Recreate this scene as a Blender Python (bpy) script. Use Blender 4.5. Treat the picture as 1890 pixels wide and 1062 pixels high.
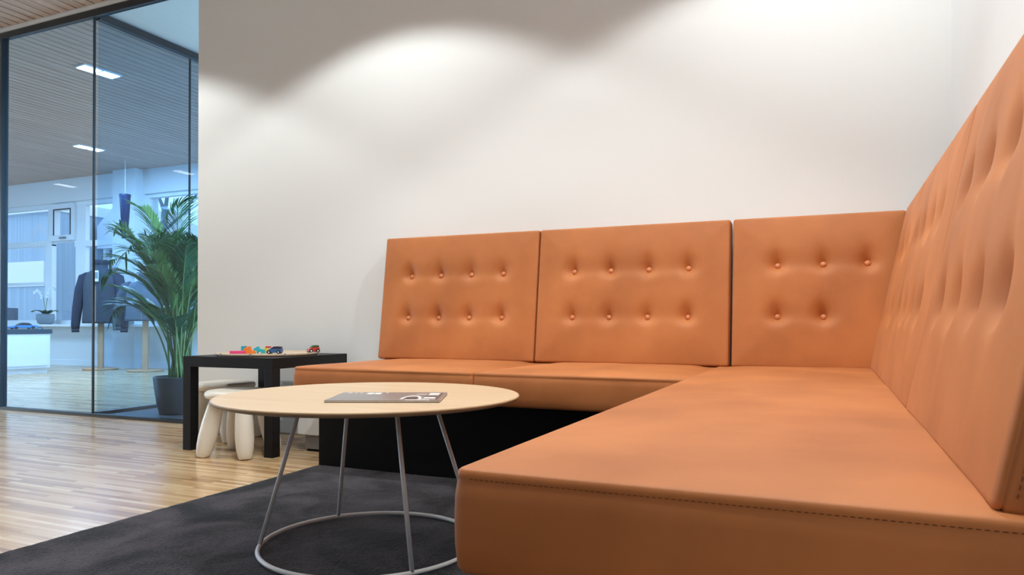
import bpy, bmesh, math, random
from mathutils import Vector, Matrix, noise

for o in list(bpy.data.objects):
    bpy.data.objects.remove(o)
C = bpy.context.scene.collection
S = bpy.context.scene
PI = math.pi
R = math.radians

# ------------------------------------------------------------------ camera
cd = bpy.data.cameras.new('camera')
cam = bpy.data.objects.new('camera', cd)
C.objects.link(cam)
cd.sensor_width = 36.0
cd.lens = 1329.74 / 1890 * 36
cd.shift_y = 53.93 / 1890
cd.clip_start = 0.05
cd.clip_end = 300
cam.location = (0, 0, 0.6115)
cam.rotation_euler = (PI / 2 + 0.00807, 0, 0.41668)
S.camera = cam
S.view_settings.view_transform = 'Standard'
S.view_settings.look = 'None'
S.view_settings.exposure = 0.12
S.view_settings.gamma = 1.0
S.view_settings.use_curve_mapping = False

# ------------------------------------------------------------------ world (overcast bluish daylight)
W = bpy.data.worlds.new('world')
S.world = W
W.use_nodes = True
wn = W.node_tree
wn.nodes['Background'].inputs[0].default_value = (0.74, 0.86, 1.0, 1)
wn.nodes['Background'].inputs[1].default_value = 2.0

# ------------------------------------------------------------------ lights
CEIL = 2.68
def spot(x, y, z, power, col=(1.0, 0.86, 0.72), ang=120, blend=0.3, size=0.035):
    d = bpy.data.lights.new('down_spot', 'SPOT')
    d.energy = power; d.color = col
    d.spot_size = R(ang); d.spot_blend = blend
    d.shadow_soft_size = size
    o = bpy.data.objects.new('downlight_or_fill_lamp', d)
    o.location = (x, y, z - 0.02)
    C.objects.link(o)
    return o
def area(x, y, z, sx, sy, power, col, rot=(0, 0, 0), portal=False):
    d = bpy.data.lights.new('panel', 'AREA')
    d.shape = 'RECTANGLE'; d.size = sx; d.size_y = sy
    d.energy = power; d.color = col
    if portal: d.cycles.is_portal = True
    o = bpy.data.objects.new('window_portal' if portal else 'panel_or_fill_lamp', d)
    o.location = (x, y, z); o.rotation_euler = rot
    C.objects.link(o)
    return o
WARM = (0.955, 1.0, 0.99)
for sx, pw in ((-3.75, 66), (-1.97, 63), (-0.14, 61)):      # row of ceiling spots that washes the back wall
    spot(sx, 2.24, CEIL, pw, WARM, 121, 0.22)
for sx, sy, pw in ((-1.18, 1.45, 56), (-0.14, 0.95, 66)):
    spot(sx, sy, CEIL, pw, WARM, 118, 0.3)
spot(-3.8, 0.3, CEIL, 32, (1.0, 0.95, 0.90), 120, 0.4)
# added daylight fill from the left, standing in for an unseen lobby window
area(-13.9, 0.7, 1.35, 1.9, 4.2, 300, (0.62, 0.82, 1.0), (0, -PI / 2, 0))
# behind the glass: two showroom ceiling fittings, plus added fill lamps
spot(-3.75, 4.6, CEIL - 0.01, 30, (0.85, 0.94, 1.0), 130, 0.4)  # added spot in the vestibule to light the palm, no fitting
area(-0.22, 5.0, 1.2, 2.0, 2.6, 170, (0.62, 0.83, 1.0), (0, PI / 2, 0))      # added fill brightening vestibule ceiling and palm, set at an invented door
area(-5.49, 4.02, CEIL - 0.03, 0.10, 0.27, 14, (0.75, 0.88, 1.0))
area(-8.0, 5.72, CEIL - 0.03, 0.10, 0.27, 22, (0.75, 0.88, 1.0))
area(-7.0, 5.0, CEIL - 0.02, 2.0, 1.5, 130, (0.50, 0.76, 1.0))  # added showroom fill, larger than any fitting there
area(-10.0, 4.2, CEIL - 0.02, 2.0, 1.2, 80, (0.50, 0.76, 1.0))  # second added showroom fill, also without a fitting
# daylight enters through the window wall of the showroom
area(-9.9, 6.84, 1.45, 2.9, 1.85, 1, (1, 1, 1), (-PI / 2, 0, 0), portal=True)
area(-6.5, 6.84, 1.45, 4.1, 1.85, 1, (1, 1, 1), (-PI / 2, 0, 0), portal=True)

# ------------------------------------------------------------------ helpers
def mat(name, col, rough=0.5, metal=0.0, spec=0.5, bump=None, noise_col=None, emit=None, sheen=0.0, coat=0.0):
    m = bpy.data.materials.new(name); m.use_nodes = True
    nt = m.node_tree; b = nt.nodes['Principled BSDF']
    b.inputs['Base Color'].default_value = (*col, 1)
    b.inputs['Roughness'].default_value = rough
    b.inputs['Metallic'].default_value = metal
    b.inputs['Specular IOR Level'].default_value = spec
    b.inputs['Sheen Weight'].default_value = sheen
    b.inputs['Coat Weight'].default_value = coat
    tc = nt.nodes.new('ShaderNodeTexCoord')
    if noise_col:                                       # (scale, other colour, detail, stretch)
        sc, c2, det, st = noise_col
        mp = nt.nodes.new('ShaderNodeMapping'); mp.inputs['Scale'].default_value = st
        nz = nt.nodes.new('ShaderNodeTexNoise'); nz.inputs['Scale'].default_value = sc; nz.inputs['Detail'].default_value = det
        rp = nt.nodes.new('ShaderNodeValToRGB')
        rp.color_ramp.elements[0].position = 0.3; rp.color_ramp.elements[1].position = 0.7
        rp.color_ramp.elements[0].color = (*col, 1); rp.color_ramp.elements[1].color = (*c2, 1)
        nt.links.new(tc.outputs['Object'], mp.inputs[0]); nt.links.new(mp.outputs[0], nz.inputs['Vector'])
        nt.links.new(nz.outputs[0], rp.inputs[0]); nt.links.new(rp.outputs[0], b.inputs['Base Color'])
    if bump:                                            # (scale, strength, distance)
        nb = nt.nodes.new('ShaderNodeTexNoise'); nb.inputs['Scale'].default_value = bump[0]; nb.inputs['Detail'].default_value = 4
        bp = nt.nodes.new('ShaderNodeBump'); bp.inputs['Strength'].default_value = bump[1]; bp.inputs['Distance'].default_value = bump[2]
        nt.links.new(tc.outputs['Object'], nb.inputs['Vector']); nt.links.new(nb.outputs[0], bp.inputs['Height'])
        nt.links.new(bp.outputs[0], b.inputs['Normal'])
    if emit:
        b.inputs['Emission Color'].default_value = (*emit[0], 1); b.inputs['Emission Strength'].default_value = emit[1]
    return m

def glass_mat(name, tint, ior=1.5, gain=1.0):
    m = bpy.data.materials.new(name); m.use_nodes = True
    nt = m.node_tree
    for n in list(nt.nodes): nt.nodes.remove(n)
    out = nt.nodes.new('ShaderNodeOutputMaterial'); mx = nt.nodes.new('ShaderNodeMixShader')
    tr = nt.nodes.new('ShaderNodeBsdfTransparent'); tr.inputs[0].default_value = (*tint, 1)
    gl = nt.nodes.new('ShaderNodeBsdfGlossy'); gl.inputs['Roughness'].default_value = 0.0
    gl.inputs[0].default_value = (gain, gain, gain, 1)
    fr = nt.nodes.new('ShaderNodeFresnel'); fr.inputs[0].default_value = ior
    ge = nt.nodes.new('ShaderNodeNewGeometry')
    sb = nt.nodes.new('ShaderNodeMath'); sb.operation = 'SUBTRACT'; sb.inputs[0].default_value = 1
    ml = nt.nodes.new('ShaderNodeMath'); ml.operation = 'MULTIPLY'
    L = nt.links.new
    L(ge.outputs['Backfacing'], sb.inputs[1]); L(fr.outputs[0], ml.inputs[0]); L(sb.outputs[0], ml.inputs[1])
    L(ml.outputs[0], mx.inputs[0]); L(tr.outputs[0], mx.inputs[1]); L(gl.outputs[0], mx.inputs[2]); L(mx.outputs[0], out.inputs[0])
    return m

def link_mesh(name, bm, m, parent=None, smooth=False):
    me = bpy.data.meshes.new(name); bm.to_mesh(me); bm.free()
    if smooth:
        for p in me.polygons: p.use_smooth = True
    o = bpy.data.objects.new(name, me); C.objects.link(o)
    me.materials.append(m)
    if parent is not None: o.parent = parent
    return o
def thing(name, label, cat, loc=(0, 0, 0), rotz=0.0, group=None):
    o = bpy.data.objects.new(name, None); C.objects.link(o)
    o.location = loc; o.rotation_euler = (0, 0, rotz); o.empty_display_size = 0.1
    o['label'] = label; o['category'] = cat
    if group: o['group'] = group
    return o
def tag(o, label, cat, group=None, kind=None):
    o['label'] = label; o['category'] = cat
    if group: o['group'] = group
    if kind: o['kind'] = kind
    return o
def struct(name, bm, m, parent=None, smooth=False):
    o = link_mesh(name, bm, m, parent, smooth)
    if parent is None: o['kind'] = 'structure'
    return o
def box(bm, x0, x1, y0, y1, z0, z1, bev=0.0, M=None):
    r = bmesh.ops.create_cube(bm, size=1)
    vs = r['verts']
    for v in vs:
        v.co = Vector(((x0 + x1) / 2 + v.co.x * (x1 - x0), (y0 + y1) / 2 + v.co.y * (y1 - y0), (z0 + z1) / 2 + v.co.z * (z1 - z0)))
    if bev > 0:
        es = list({e for v in vs for e in v.link_edges})
        rr = bmesh.ops.bevel(bm, geom=es, offset=bev, segments=2, profile=0.6, affect='EDGES')
        vs = list({v for f in rr['faces'] for v in f.verts} | {v for v in vs if v.is_valid})
    if M is not None: bmesh.ops.transform(bm, matrix=M, verts=vs)
    return vs
def B_(x0, x1, y0, y1, z0, z1, bev=0.0):
    bm = bmesh.new(); box(bm, x0, x1, y0, y1, z0, z1, bev); return bm
def tube(bm, pts, rad, seg=12, cap=True, closed=False):
    n = len(pts); pts = [Vector(p) for p in pts]
    rads = rad if isinstance(rad, (list, tuple)) else [rad] * n
    rings = []; up = None
    for i in range(n):
        if closed: t = (pts[(i + 1) % n] - pts[i - 1]).normalized()
        else: t = (pts[min(i + 1, n - 1)] - pts[max(i - 1, 0)]).normalized()
        if up is None:
            up = Vector((0, 0, 1)) if abs(t.z) < 0.9 else Vector((1, 0, 0))
        a = t.cross(up).normalized(); b = a.cross(t).normalized(); up = b
        rings.append([bm.verts.new(pts[i] + (a * math.cos(2 * PI * k / seg) + b * math.sin(2 * PI * k / seg)) * rads[i]) for k in range(seg)])
    m = n if closed else n - 1
    for i in range(m):
        A, Bq = rings[i], rings[(i + 1) % n]
        for k in range(seg):
            bm.faces.new((A[k], A[(k + 1) % seg], Bq[(k + 1) % seg], Bq[k]))
    if cap and not closed:
        bm.faces.new(rings[0][::-1]); bm.faces.new(rings[-1])
    return rings
def lathe(bm, prof, seg=40, cx=0, cy=0, cap0=True, cap1=True):
    rings = []
    for r_, z in prof:
        rings.append([bm.verts.new((cx + r_ * math.cos(2 * PI * k / seg), cy + r_ * math.sin(2 * PI * k / seg), z)) for k in range(seg)])
    for i in range(len(rings) - 1):
        for k in range(seg):
            bm.faces.new((rings[i][k], rings[i][(k + 1) % seg], rings[i + 1][(k + 1) % seg], rings[i + 1][k]))
    if cap0: bm.faces.new(rings[0][::-1])
    if cap1: bm.faces.new(rings[-1])
def prism(bm, poly, y0, y1, M=None):
    """polygon in the xz plane extruded from y0 to y1"""
    a = [bm.verts.new((x, y0, z)) for x, z in poly]; b = [bm.verts.new((x, y1, z)) for x, z in poly]
    n = len(poly)
    bm.faces.new(a); bm.faces.new(b[::-1])
    for i in range(n): bm.faces.new((a[i], b[i], b[(i + 1) % n], a[(i + 1) % n]))
    if M is not None: bmesh.ops.transform(bm, matrix=M, verts=a + b)
    bmesh.ops.recalc_face_normals(bm, faces=bm.faces)

# ------------------------------------------------------------------ materials
M = {}
M['wall'] = mat('white_paint', (0.80, 0.80, 0.79), 0.75, spec=0.3, bump=(350, 0.05, 0.001))
M['white'] = mat('white_lacquer', (0.80, 0.81, 0.82), 0.4)
M['ceil'] = mat('ceiling_paint', (0.80, 0.80, 0.79), 0.8)
M['black'] = mat('black_metal', (0.012, 0.013, 0.016), 0.35)
M['blacklam'] = mat('black_laminate', (0.008, 0.0075, 0.009), 0.45, spec=0.25, bump=(60, 0.03, 0.001))
M['basebl'] = mat('matt_black_panel', (0.004, 0.003, 0.003), 0.6, spec=0.15)
M['grey'] = mat('grey_skirting', (0.22, 0.21, 0.20), 0.5)
M['wire'] = mat('pale_grey_steel', (0.74, 0.73, 0.73), 0.38, metal=0.0)
M['plastic'] = mat('ivory_plastic', (0.80, 0.74, 0.64), 0.35)
M['glass'] = glass_mat('clear_bluish_glass', (0.79, 0.905, 1.0), 1.45, 0.7)
M['wglass'] = glass_mat('window_glass', (0.95, 0.98, 1.0), 1.5)

def leather():
    m = bpy.data.materials.new('cognac_leather'); m.use_nodes = True
    nt = m.node_tree; b = nt.nodes['Principled BSDF']; L = nt.links.new
    tc = nt.nodes.new('ShaderNodeTexCoord')
    n1 = nt.nodes.new('ShaderNodeTexNoise'); n1.inputs['Scale'].default_value = 3.5; n1.inputs['Detail'].default_value = 6
    rp = nt.nodes.new('ShaderNodeValToRGB')
    rp.color_ramp.elements[0].position = 0.32; rp.color_ramp.elements[1].position = 0.68
    rp.color_ramp.elements[0].color = (0.43, 0.138, 0.037, 1); rp.color_ramp.elements[1].color = (0.58, 0.200, 0.059, 1)
    L(tc.outputs['Object'], n1.inputs['Vector']); L(n1.outputs[0], rp.inputs[0]); L(rp.outputs[0], b.inputs['Base Color'])
    b.inputs['Roughness'].default_value = 0.58; b.inputs['Specular IOR Level'].default_value = 0.40
    b.inputs['Sheen Weight'].default_value = 0.05; b.inputs['Sheen Roughness'].default_value = 0.45; b.inputs['Sheen Tint'].default_value = (1.0, 0.82, 0.66, 1)
    n2 = nt.nodes.new('ShaderNodeTexNoise'); n2.inputs['Scale'].default_value = 420; n2.inputs['Detail'].default_value = 3
    n3 = nt.nodes.new('ShaderNodeTexNoise'); n3.inputs['Scale'].default_value = 14; n3.inputs['Detail'].default_value = 4
    b2 = nt.nodes.new('ShaderNodeBump'); b2.inputs['Strength'].default_value = 0.12; b2.inputs['Distance'].default_value = 0.0006
    b3 = nt.nodes.new('ShaderNodeBump'); b3.inputs['Strength'].default_value = 0.25; b3.inputs['Distance'].default_value = 0.004
    L(tc.outputs['Object'], n2.inputs['Vector']); L(tc.outputs['Object'], n3.inputs['Vector'])
    L(n2.outputs[0], b2.inputs['Height']); L(n3.outputs[0], b3.inputs['Height']); L(b3.outputs[0], b2.inputs['Normal'])
    L(b2.outputs[0], b.inputs['Normal'])
    return m
M['leather'] = leather()
M['thread'] = mat('brown_thread', (0.20, 0.065, 0.018), 0.8)
M['button'] = mat('button_leather', (0.62, 0.22, 0.085), 0.42)

def wood_floor():
    m = bpy.data.materials.new('strip_parquet'); m.use_nodes = True
    nt = m.node_tree; b = nt.nodes['Principled BSDF']; L = nt.links.new
    tc = nt.nodes.new('ShaderNodeTexCoord')
    br = nt.nodes.new('ShaderNodeTexBrick')
    br.inputs['Scale'].default_value = 1.0; br.inputs['Brick Width'].default_value = 0.36; br.inputs['Row Height'].default_value = 0.022
    br.inputs['Mortar Size'].default_value = 0.0008; br.inputs['Bias'].default_value = 0.0
    br.inputs['Color1'].default_value = (0, 0, 0, 1); br.inputs['Color2'].default_value = (1, 1, 1, 1); br.inputs['Mortar'].default_value = (0.1, 0.1, 0.1, 1)
    br.offset = 0.37; br.squash = 1
    mp = nt.nodes.new('ShaderNodeMapping'); mp.inputs['Scale'].default_value = (2.0, 60, 1)
    nz = nt.nodes.new('ShaderNodeTexNoise'); nz.inputs['Scale'].default_value = 1.0; nz.inputs['Detail'].default_value = 6
    mx = nt.nodes.new('ShaderNodeMix'); mx.data_type = 'FLOAT'; mx.inputs[0].default_value = 0.45
    rp = nt.nodes.new('ShaderNodeValToRGB')
    e = rp.color_ramp.elements
    e[0].position = 0.12; e[0].color = (0.30, 0.155, 0.065, 1)
    e[1].position = 0.9; e[1].color = (0.80, 0.60, 0.36, 1)
    e2 = e.new(0.42); e2.color = (0.58, 0.37, 0.185, 1)
    L(tc.outputs['Object'], br.inputs['Vector']); L(tc.outputs['Object'], mp.inputs[0]); L(mp.outputs[0], nz.inputs['Vector'])
    L(br.outputs['Color'], mx.inputs[2]); L(nz.outputs[0], mx.inputs[3]); L(mx.outputs[0], rp.inputs[0]); L(rp.outputs[0], b.inputs['Base Color'])
    b.inputs['Roughness'].default_value = 0.2; b.inputs['Specular IOR Level'].default_value = 0.65
    bp = nt.nodes.new('ShaderNodeBump'); bp.inputs['Strength'].default_value = 0.15; bp.inputs['Distance'].default_value = 0.0008
    L(mx.outputs[0], bp.inputs['Height']); L(bp.outputs[0], b.inputs['Normal'])
    return m
M['floor'] = wood_floor()

def rug_mat():
    m = bpy.data.materials.new('charcoal_rug_pile'); m.use_nodes = True
    nt = m.node_tree; b = nt.nodes['Principled BSDF']; L = nt.links.new
    tc = nt.nodes.new('ShaderNodeTexCoord')
    n1 = nt.nodes.new('ShaderNodeTexNoise'); n1.inputs['Scale'].default_value = 3.4; n1.inputs['Detail'].default_value = 5; n1.inputs['Distortion'].default_value = 1.4
    n2 = nt.nodes.new('ShaderNodeTexNoise'); n2.inputs['Scale'].default_value = 150; n2.inputs['Detail'].default_value = 2
    mx = nt.nodes.new('ShaderNodeMix'); mx.data_type = 'FLOAT'; mx.inputs[0].default_value = 0.34
    rp = nt.nodes.new('ShaderNodeValToRGB')
    rp.color_ramp.elements[0].position = 0.42; rp.color_ramp.elements[1].position = 0.60
    rp.color_ramp.elements[0].color = (0.005, 0.004, 0.005, 1); rp.color_ramp.elements[1].color = (0.060, 0.050, 0.058, 1)
    L(tc.outputs['Object'], n1.inputs['Vector']); L(tc.outputs['Object'], n2.inputs['Vector'])
    L(n1.outputs[0], mx.inputs[2]); L(n2.outputs[0], mx.inputs[3]); L(mx.outputs[0], rp.inputs[0]); L(rp.outputs[0], b.inputs['Base Color'])
    b.inputs['Roughness'].default_value = 0.95; b.inputs['Specular IOR Level'].default_value = 0.1
    b.inputs['Sheen Weight'].default_value = 0.15
    bp = nt.nodes.new('ShaderNodeBump'); bp.inputs['Strength'].default_value = 0.8; bp.inputs['Distance'].default_value = 0.004
    L(n2.outputs[0], bp.inputs['Height']); L(bp.outputs[0], b.inputs['Normal'])
    return m
M['rug'] = rug_mat()
M['oak'] = mat('pale_oak_veneer', (0.60, 0.42, 0.255), 0.42, noise_col=(1.0, (0.68, 0.50, 0.325), 5, (2, 55, 2)), spec=0.4)
M['oakedge'] = mat('oak_edge', (0.52, 0.34, 0.19), 0.5)
M['slat'] = mat('stained_slats', (0.52, 0.36, 0.29), 0.6, noise_col=(1.0, (0.66, 0.49, 0.41), 4, (30, 1.2, 10)))
M['slatgap'] = mat('dark_ceiling_void', (0.008, 0.007, 0.008), 0.9)

# ================================================================== SETTING
XC, YW = 0.418, 3.14           # right wall, back wall
XE = -3.42                     # free end of the back wall
YG = 3.20                      # glazing line
XP = -4.41                     # glass partition that runs away from the glazing
YF = 6.87                      # window wall of the showroom

struct('floor', B_(-14, 4.0, -3.6, YF + 0.1, -0.1, 0), M['floor'])
bm = bmesh.new(); box(bm, XE, XC + 0.12, YW, YW + 0.12, 0, CEIL + 0.1); struct('wall_back', bm, M['wall'])
struct('wall_right', B_(XC, XC + 0.12, -3.6, YW, 0, CEIL + 0.1), M['wall'])
struct('wall_front', B_(-14, XC, -3.72, -3.6, 0, CEIL + 0.1), M['wall'])
struct('wall_left', B_(-14.1, -14, -3.6, YF, 0, CEIL + 0.1), M['wall'])
struct('baseboard_back', B_(XE + 0.01, -0.3, YW - 0.012, YW, 0.003, 0.07, 0.002), M['white'])
# ceilings: plaster over the seating corner and the vestibule, slats elsewhere
bm = bmesh.new(); box(bm, -3.42, XC + 0.12, -3.6, YW + 0.12, CEIL, CEIL + 0.1); box(bm, XP - 0.02, 4.0, YG + 0.02, YF, CEIL - 0.01, CEIL + 0.1)
struct('ceiling', bm, M['ceil'])
bm = bmesh.new()
p = 0.085
x = XP - 0.05
while x > -13.9:
    box(bm, x - p + 0.016, x, YG + 0.03, YF, CEIL, CEIL + 0.02); x -= p
x = XE - 0.01
while x > -13.9:
    box(bm, x - p + 0.016, x, -3.6, YG - 0.04, CEIL, CEIL + 0.02); x -= p
slats = struct('ceiling', bm, M['slat'])
bm = bmesh.new(); box(bm, -14, XP - 0.02, YG + 0.03, YF, CEIL + 0.05, CEIL + 0.1); box(bm, -14, XE, -3.6, YG - 0.04, CEIL + 0.05, CEIL + 0.1)
struct('ceiling', bm, M['slatgap'])

# glazing front: window_1
H0 = 2.610
struct('trim_1', B_(-14, XE, YG - 0.035, YG + 0.03, H0 + 0.0455, CEIL + 0.1), M['white'])
g = B_(-14, XE, YG - 0.025, YG + 0.008, H0, H0 + 0.045); box(g, -14, XE, YG - 0.025, YG + 0.012, 0.0, 0.02)
box(g, -5.356, -5.335, YG - 0.026, YG + 0.021, 0.02, H0 + 0.01)
box(g, -8.4, -8.35, YG - 0.03, YG + 0.025, 0.02, H0 + 0.01)
box(g, XE - 0.02, XE, YG - 0.02, YG + 0.015, 0.02, H0)
w1 = struct('window_1', g, M['black'])
for a, b in ((-13.9, -8.4), (-8.35, -5.356), (-5.335, XP - 0.005), (XP + 0.005, XE - 0.02)):
    struct('pane', B_(a, b, YG - 0.005, YG + 0.003, 0.02, H0), M['glass'], w1)
struct('glazing_joint', B_(XP - 0.005, XP + 0.005, YG - 0.007, YG + 0.006, 0.02, H0), M['black'], w1)
# partition running away: window_2
g = B_(XP - 0.022, XP + 0.022, YG + 0.021, YF - 0.1, H0 - 0.005, H0 + 0.045); box(g, XP - 0.022, XP + 0.022, YG + 0.021, YF - 0.1, 0, 0.026)
w2 = struct('window_2', g, M['black'])
struct('pane', B_(XP - 0.004, XP + 0.004, YG + 0.03, 3.962, 0.026, H0 - 0.005), M['glass'], w2)
struct('pane', B_(XP - 0.004, XP + 0.004, 3.974, YF - 0.1, 0.026, H0 - 0.005), M['glass'], w2)
struct('glazing_joint', B_(XP - 0.006, XP + 0.006, 3.963, 3.973, 0.035, H0 - 0.01), M['black'], w2)

# window wall of the showroom
SILL, WT = 0.585, 2.33
bm = bmesh.new()
box(bm, -14, 4.0, YF, YF + 0.25, 0, SILL)
box(bm, -14, 4.0, YF, YF + 0.25, WT + 0.02, CEIL + 0.1)
box(bm, -8.93, -8.50, YF - 0.12, YF + 0.25, 0.0, CEIL)
box(bm, 0.0, 4.0, YF + 0.001, YF + 0.249, 0.001, CEIL)
struct('wall_far', bm, M['wall'])
struct('baseboard_far', B_(-14, 4.0, YF - 0.015, YF, 0, 0.08), M['white'])
struct('trim_2', B_(-14, 0, YF - 0.22, YF + 0.02, SILL - 0.03, SILL, 0.004), M['white'])
bm = bmesh.new()
ya, yb = YF + 0.05, YF + 0.13; kk = 0
for (a, b, z0, z1) in ((-14, -8.93, WT - 0.04, WT + 0.03), (-14, -8.93, SILL, SILL + 0.06), (-11.6, -10.45, 1.74, 1.80), (-9.95, -8.93, 1.70, 1.78),
                       (-10.60, -10.45, SILL, 1.76), (-9.93, -9.72, SILL, WT), (-14, -10.62, 1.17, 1.21), (-14, -10.6, 1.76, 1.82), (-12.6, -12.5, SILL, WT),
                       (-10.55, -10.48, 1.8, WT), (-10.45, -9.93, 1.78, 1.84)):
    kk += 1; k_ = 0.0015 * kk; box(bm, a, b, ya + k_, yb - k_, z0, z1)
w3 = struct('window_3', bm, M['white'])
bm = bmesh.new()
for (a, b, z0, z1) in ((-10.46, -10.36, 1.88, 2.25), (-9.99, -9.93, 1.88, 2.25), (-10.46, -9.93, 2.2505, 2.33), (-10.46, -9.93, 1.80, 1.8795)):
    box(bm, a, b, ya - 0.03, yb - 0.01, z0, z1, 0.001)
cs = struct('casement', bm, M['white'], w3)
bm = bmesh.new(); 
for (a, b, z0, z1) in ((-10.362, -10.345, 1.88, 2.26), (-10.0, -9.985, 1.88, 2.26), (-10.36, -9.99, 2.245, 2.26)):
    box(bm, a, b, ya - 0.036, ya - 0.028, z0, z1)
struct('gasket', bm, M['black'], cs)
struct('window_handle', B_(-10.2, -10.08, ya - 0.06, ya - 0.03, 1.825, 1.85, 0.004), M['grey'], cs)
struct('pane', B_(-13.9, -8.93, YF + 0.09, YF + 0.096, SILL + 0.05, WT), M['wglass'], w3)
bm = bmesh.new(); kk = 0
for (a, b, z0, z1) in ((-8.5, 0, WT - 0.03, WT + 0.03), (-8.5, 0, SILL, SILL + 0.06), (-8.5, -8.44, SILL, WT), (-6.5, -6.42, SILL, WT), (-4.4, -4.3, SILL, WT), (-8.5, 0, 1.50, 1.56)):
    kk += 1; k_ = 0.0015 * kk; box(bm, a, b, ya + k_, yb - k_, z0, z1)
w4 = struct('window_4', bm, M['white'])
struct('pane', B_(-8.5, 0, YF + 0.09, YF + 0.096, SILL + 0.05, WT), M['wglass'], w4)

bm = bmesh.new(); box(bm, -0.12, 0.0, YG + 0.07, YF, 2.25, CEIL - 0.01); box(bm, -0.12, 0, YG + 0.07, 3.65, 0, 2.25); box(bm, -0.12, 0, 6.35, YF, 0, 2.25)
struct('wall_vestibule', bm, M['wall'])
bm = bmesh.new()
for a, b, c, d in ((3.65, 6.35, 2.19, 2.25), (3.65, 6.35, 0.0, 0.08), (3.65, 3.72, 0.08, 2.19), (6.28, 6.35, 0.08, 2.19), (4.96, 5.04, 0.08, 2.19)): box(bm, -0.10, -0.04, a, b, c, d)
d1 = struct('added_door_1', bm, M['black'])  # invented door, out of view, made to go with the vestibule fill
struct('pane', B_(-0.075, -0.069, 3.72, 6.28, 0.08, 2.19), M['wglass'], d1)

# ------------------------------------------------------------------ outside
def outside():
    struct('ground', B_(-60, 30, YF + 0.26, 60, -0.35, -0.05), mat('pale_paving', (0.45, 0.47, 0.5), 0.8, noise_col=(3, (0.52, 0.54, 0.56), 4, (1, 1, 1))))
    clad = mat('pale_cladding', (0.28, 0.38, 0.48), 0.7, noise_col=(1, (0.42, 0.52, 0.60), 3, (14, 14, 0.2)))
    t = thing('neighbouring_building', 'pale clad building seen through the left-hand windows', 'building', (-24, 14, -0.3))
    link_mesh('facade', B_(-9, 3.1, 0, 5, 0, 4.2), clad, t)
    link_mesh('roof_edge', B_(-9.1, 3.15, -0.15, 5, 4.2, 4.5), M['white'], t)
    link_mesh('garage_door', B_(0.75, 2.6, -0.06, 0, 2.0, 2.75, 0.01), M['white'], t)['label'] = 'bright white panel'
    t = thing('carport', 'white gabled carport with dark blue back wall below, beyond the jacket window', 'building', (-19.2, 15.2, -0.3))
    bm = bmesh.new(); prism(bm, [(-1.6, 3.9), (-0.5, 4.75), (2.6, 3.7), (2.6, 3.2), (-1.6, 3.2)], 0, 4)
    link_mesh('gable', bm, M['white'], t)
    link_mesh('back_wall', B_(-1.4, 2.6, 3.6, 3.8, 0, 3.2), mat('blue_grey_boards', (0.10, 0.25, 0.42), 0.7), t)
    for xx in (-1.45, 0.4, 2.4):
        link_mesh('post', B_(xx, xx + 0.12, 0.1, 0.22, 0, 3.2), M['white'], t)
    bm = bmesh.new()
    for s in (-1, 1):
        tube(bm, [(0.4 + 0.06, 0.16, 2.4), (0.46 + s * 0.7, 0.16, 3.2)], 0.05, 6)
    link_mesh('brace', bm, M['grey'], t)
    # hedge
    random.seed(4)
    bm = bmesh.new()
    hx0, hx1 = -17.2, -9.0
    nx, nz = 90, 10
    box(bm, hx0, hx1, 14.2, 14.8, -0.3, 2.72)
    bmesh.ops.subdivide_edges(bm, edges=bm.edges[:], cuts=7, use_grid_fill=True)
    for v in bm.verts:
        v.co += Vector((random.uniform(-.12, .12), random.uniform(-.1, .1), random.uniform(-.08, .08)))
    tag(link_mesh('hedge', bm, mat('dark_hedge', (0.03, 0.075, 0.07), 0.9, noise_col=(9, (0.07, 0.14, 0.11), 5, (1, 1, 1)))), 'long dark hedge outside the right-hand window, behind the palm', 'hedge')
    # bare tree
    random.seed(11)
    bm = bmesh.new()
    def branch(p, d, r, L, lev):
        pts = [p]; rad = [r]; q = p.copy(); dd = d.copy()
        n = 5
        for i in range(n):
            dd = (dd + Vector((random.uniform(-.22, .22), random.uniform(-.1, .1), random.uniform(-.12, .2)))).normalized()
            q = q + dd * (L / n); pts.append(q.copy()); rad.append(r * (1 - 0.6 * (i + 1) / n))
        tube(bm, pts, rad, 6 if lev else 9)
        if lev < 4:
            for k in range(4 if lev else 5):
                i = random.randint(2, n)
                nd = (dd + Vector((random.uniform(-1.1, 1.1), random.uniform(-.4, .4), random.uniform(-.1, .8)))).normalized()
                branch(pts[i], nd, rad[i] * 0.65, L * 0.62, lev + 1)
    t = thing('bare_tree', 'leafless tree with a thick forked trunk outside the right-hand window', 'tree', (-15.55, 13.2, -0.3))
    tube(bm, [(-0.5, 0, 0), (-0.45, 0, 1.6), (-0.3, 0, 2.8), (0.0, 0, 3.35), (0.02, 0, 3.75)], [0.20, 0.16, 0.11, 0.085, 0.08], 10)
    branch(Vector((0.02, 0, 3.7)), Vector((0.25, 0, 1)), 0.055, 1.3, 0)
    branch(Vector((0.02, 0, 3.7)), Vector((-0.3, 0, 1)), 0.05, 1.2, 0)
    branch(Vector((-0.1, 0, 3.2)), Vector((0.95, 0, 0.35)), 0.045, 1.5, 0)
    branch(Vector((-0.3, 0, 2.9)), Vector((-0.8, 0, 0.5)), 0.045, 1.1, 0)
    link_mesh('trunk_and_branches', bm, mat('grey_green_bark', (0.10, 0.17, 0.20), 0.9), t)
outside()

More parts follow.
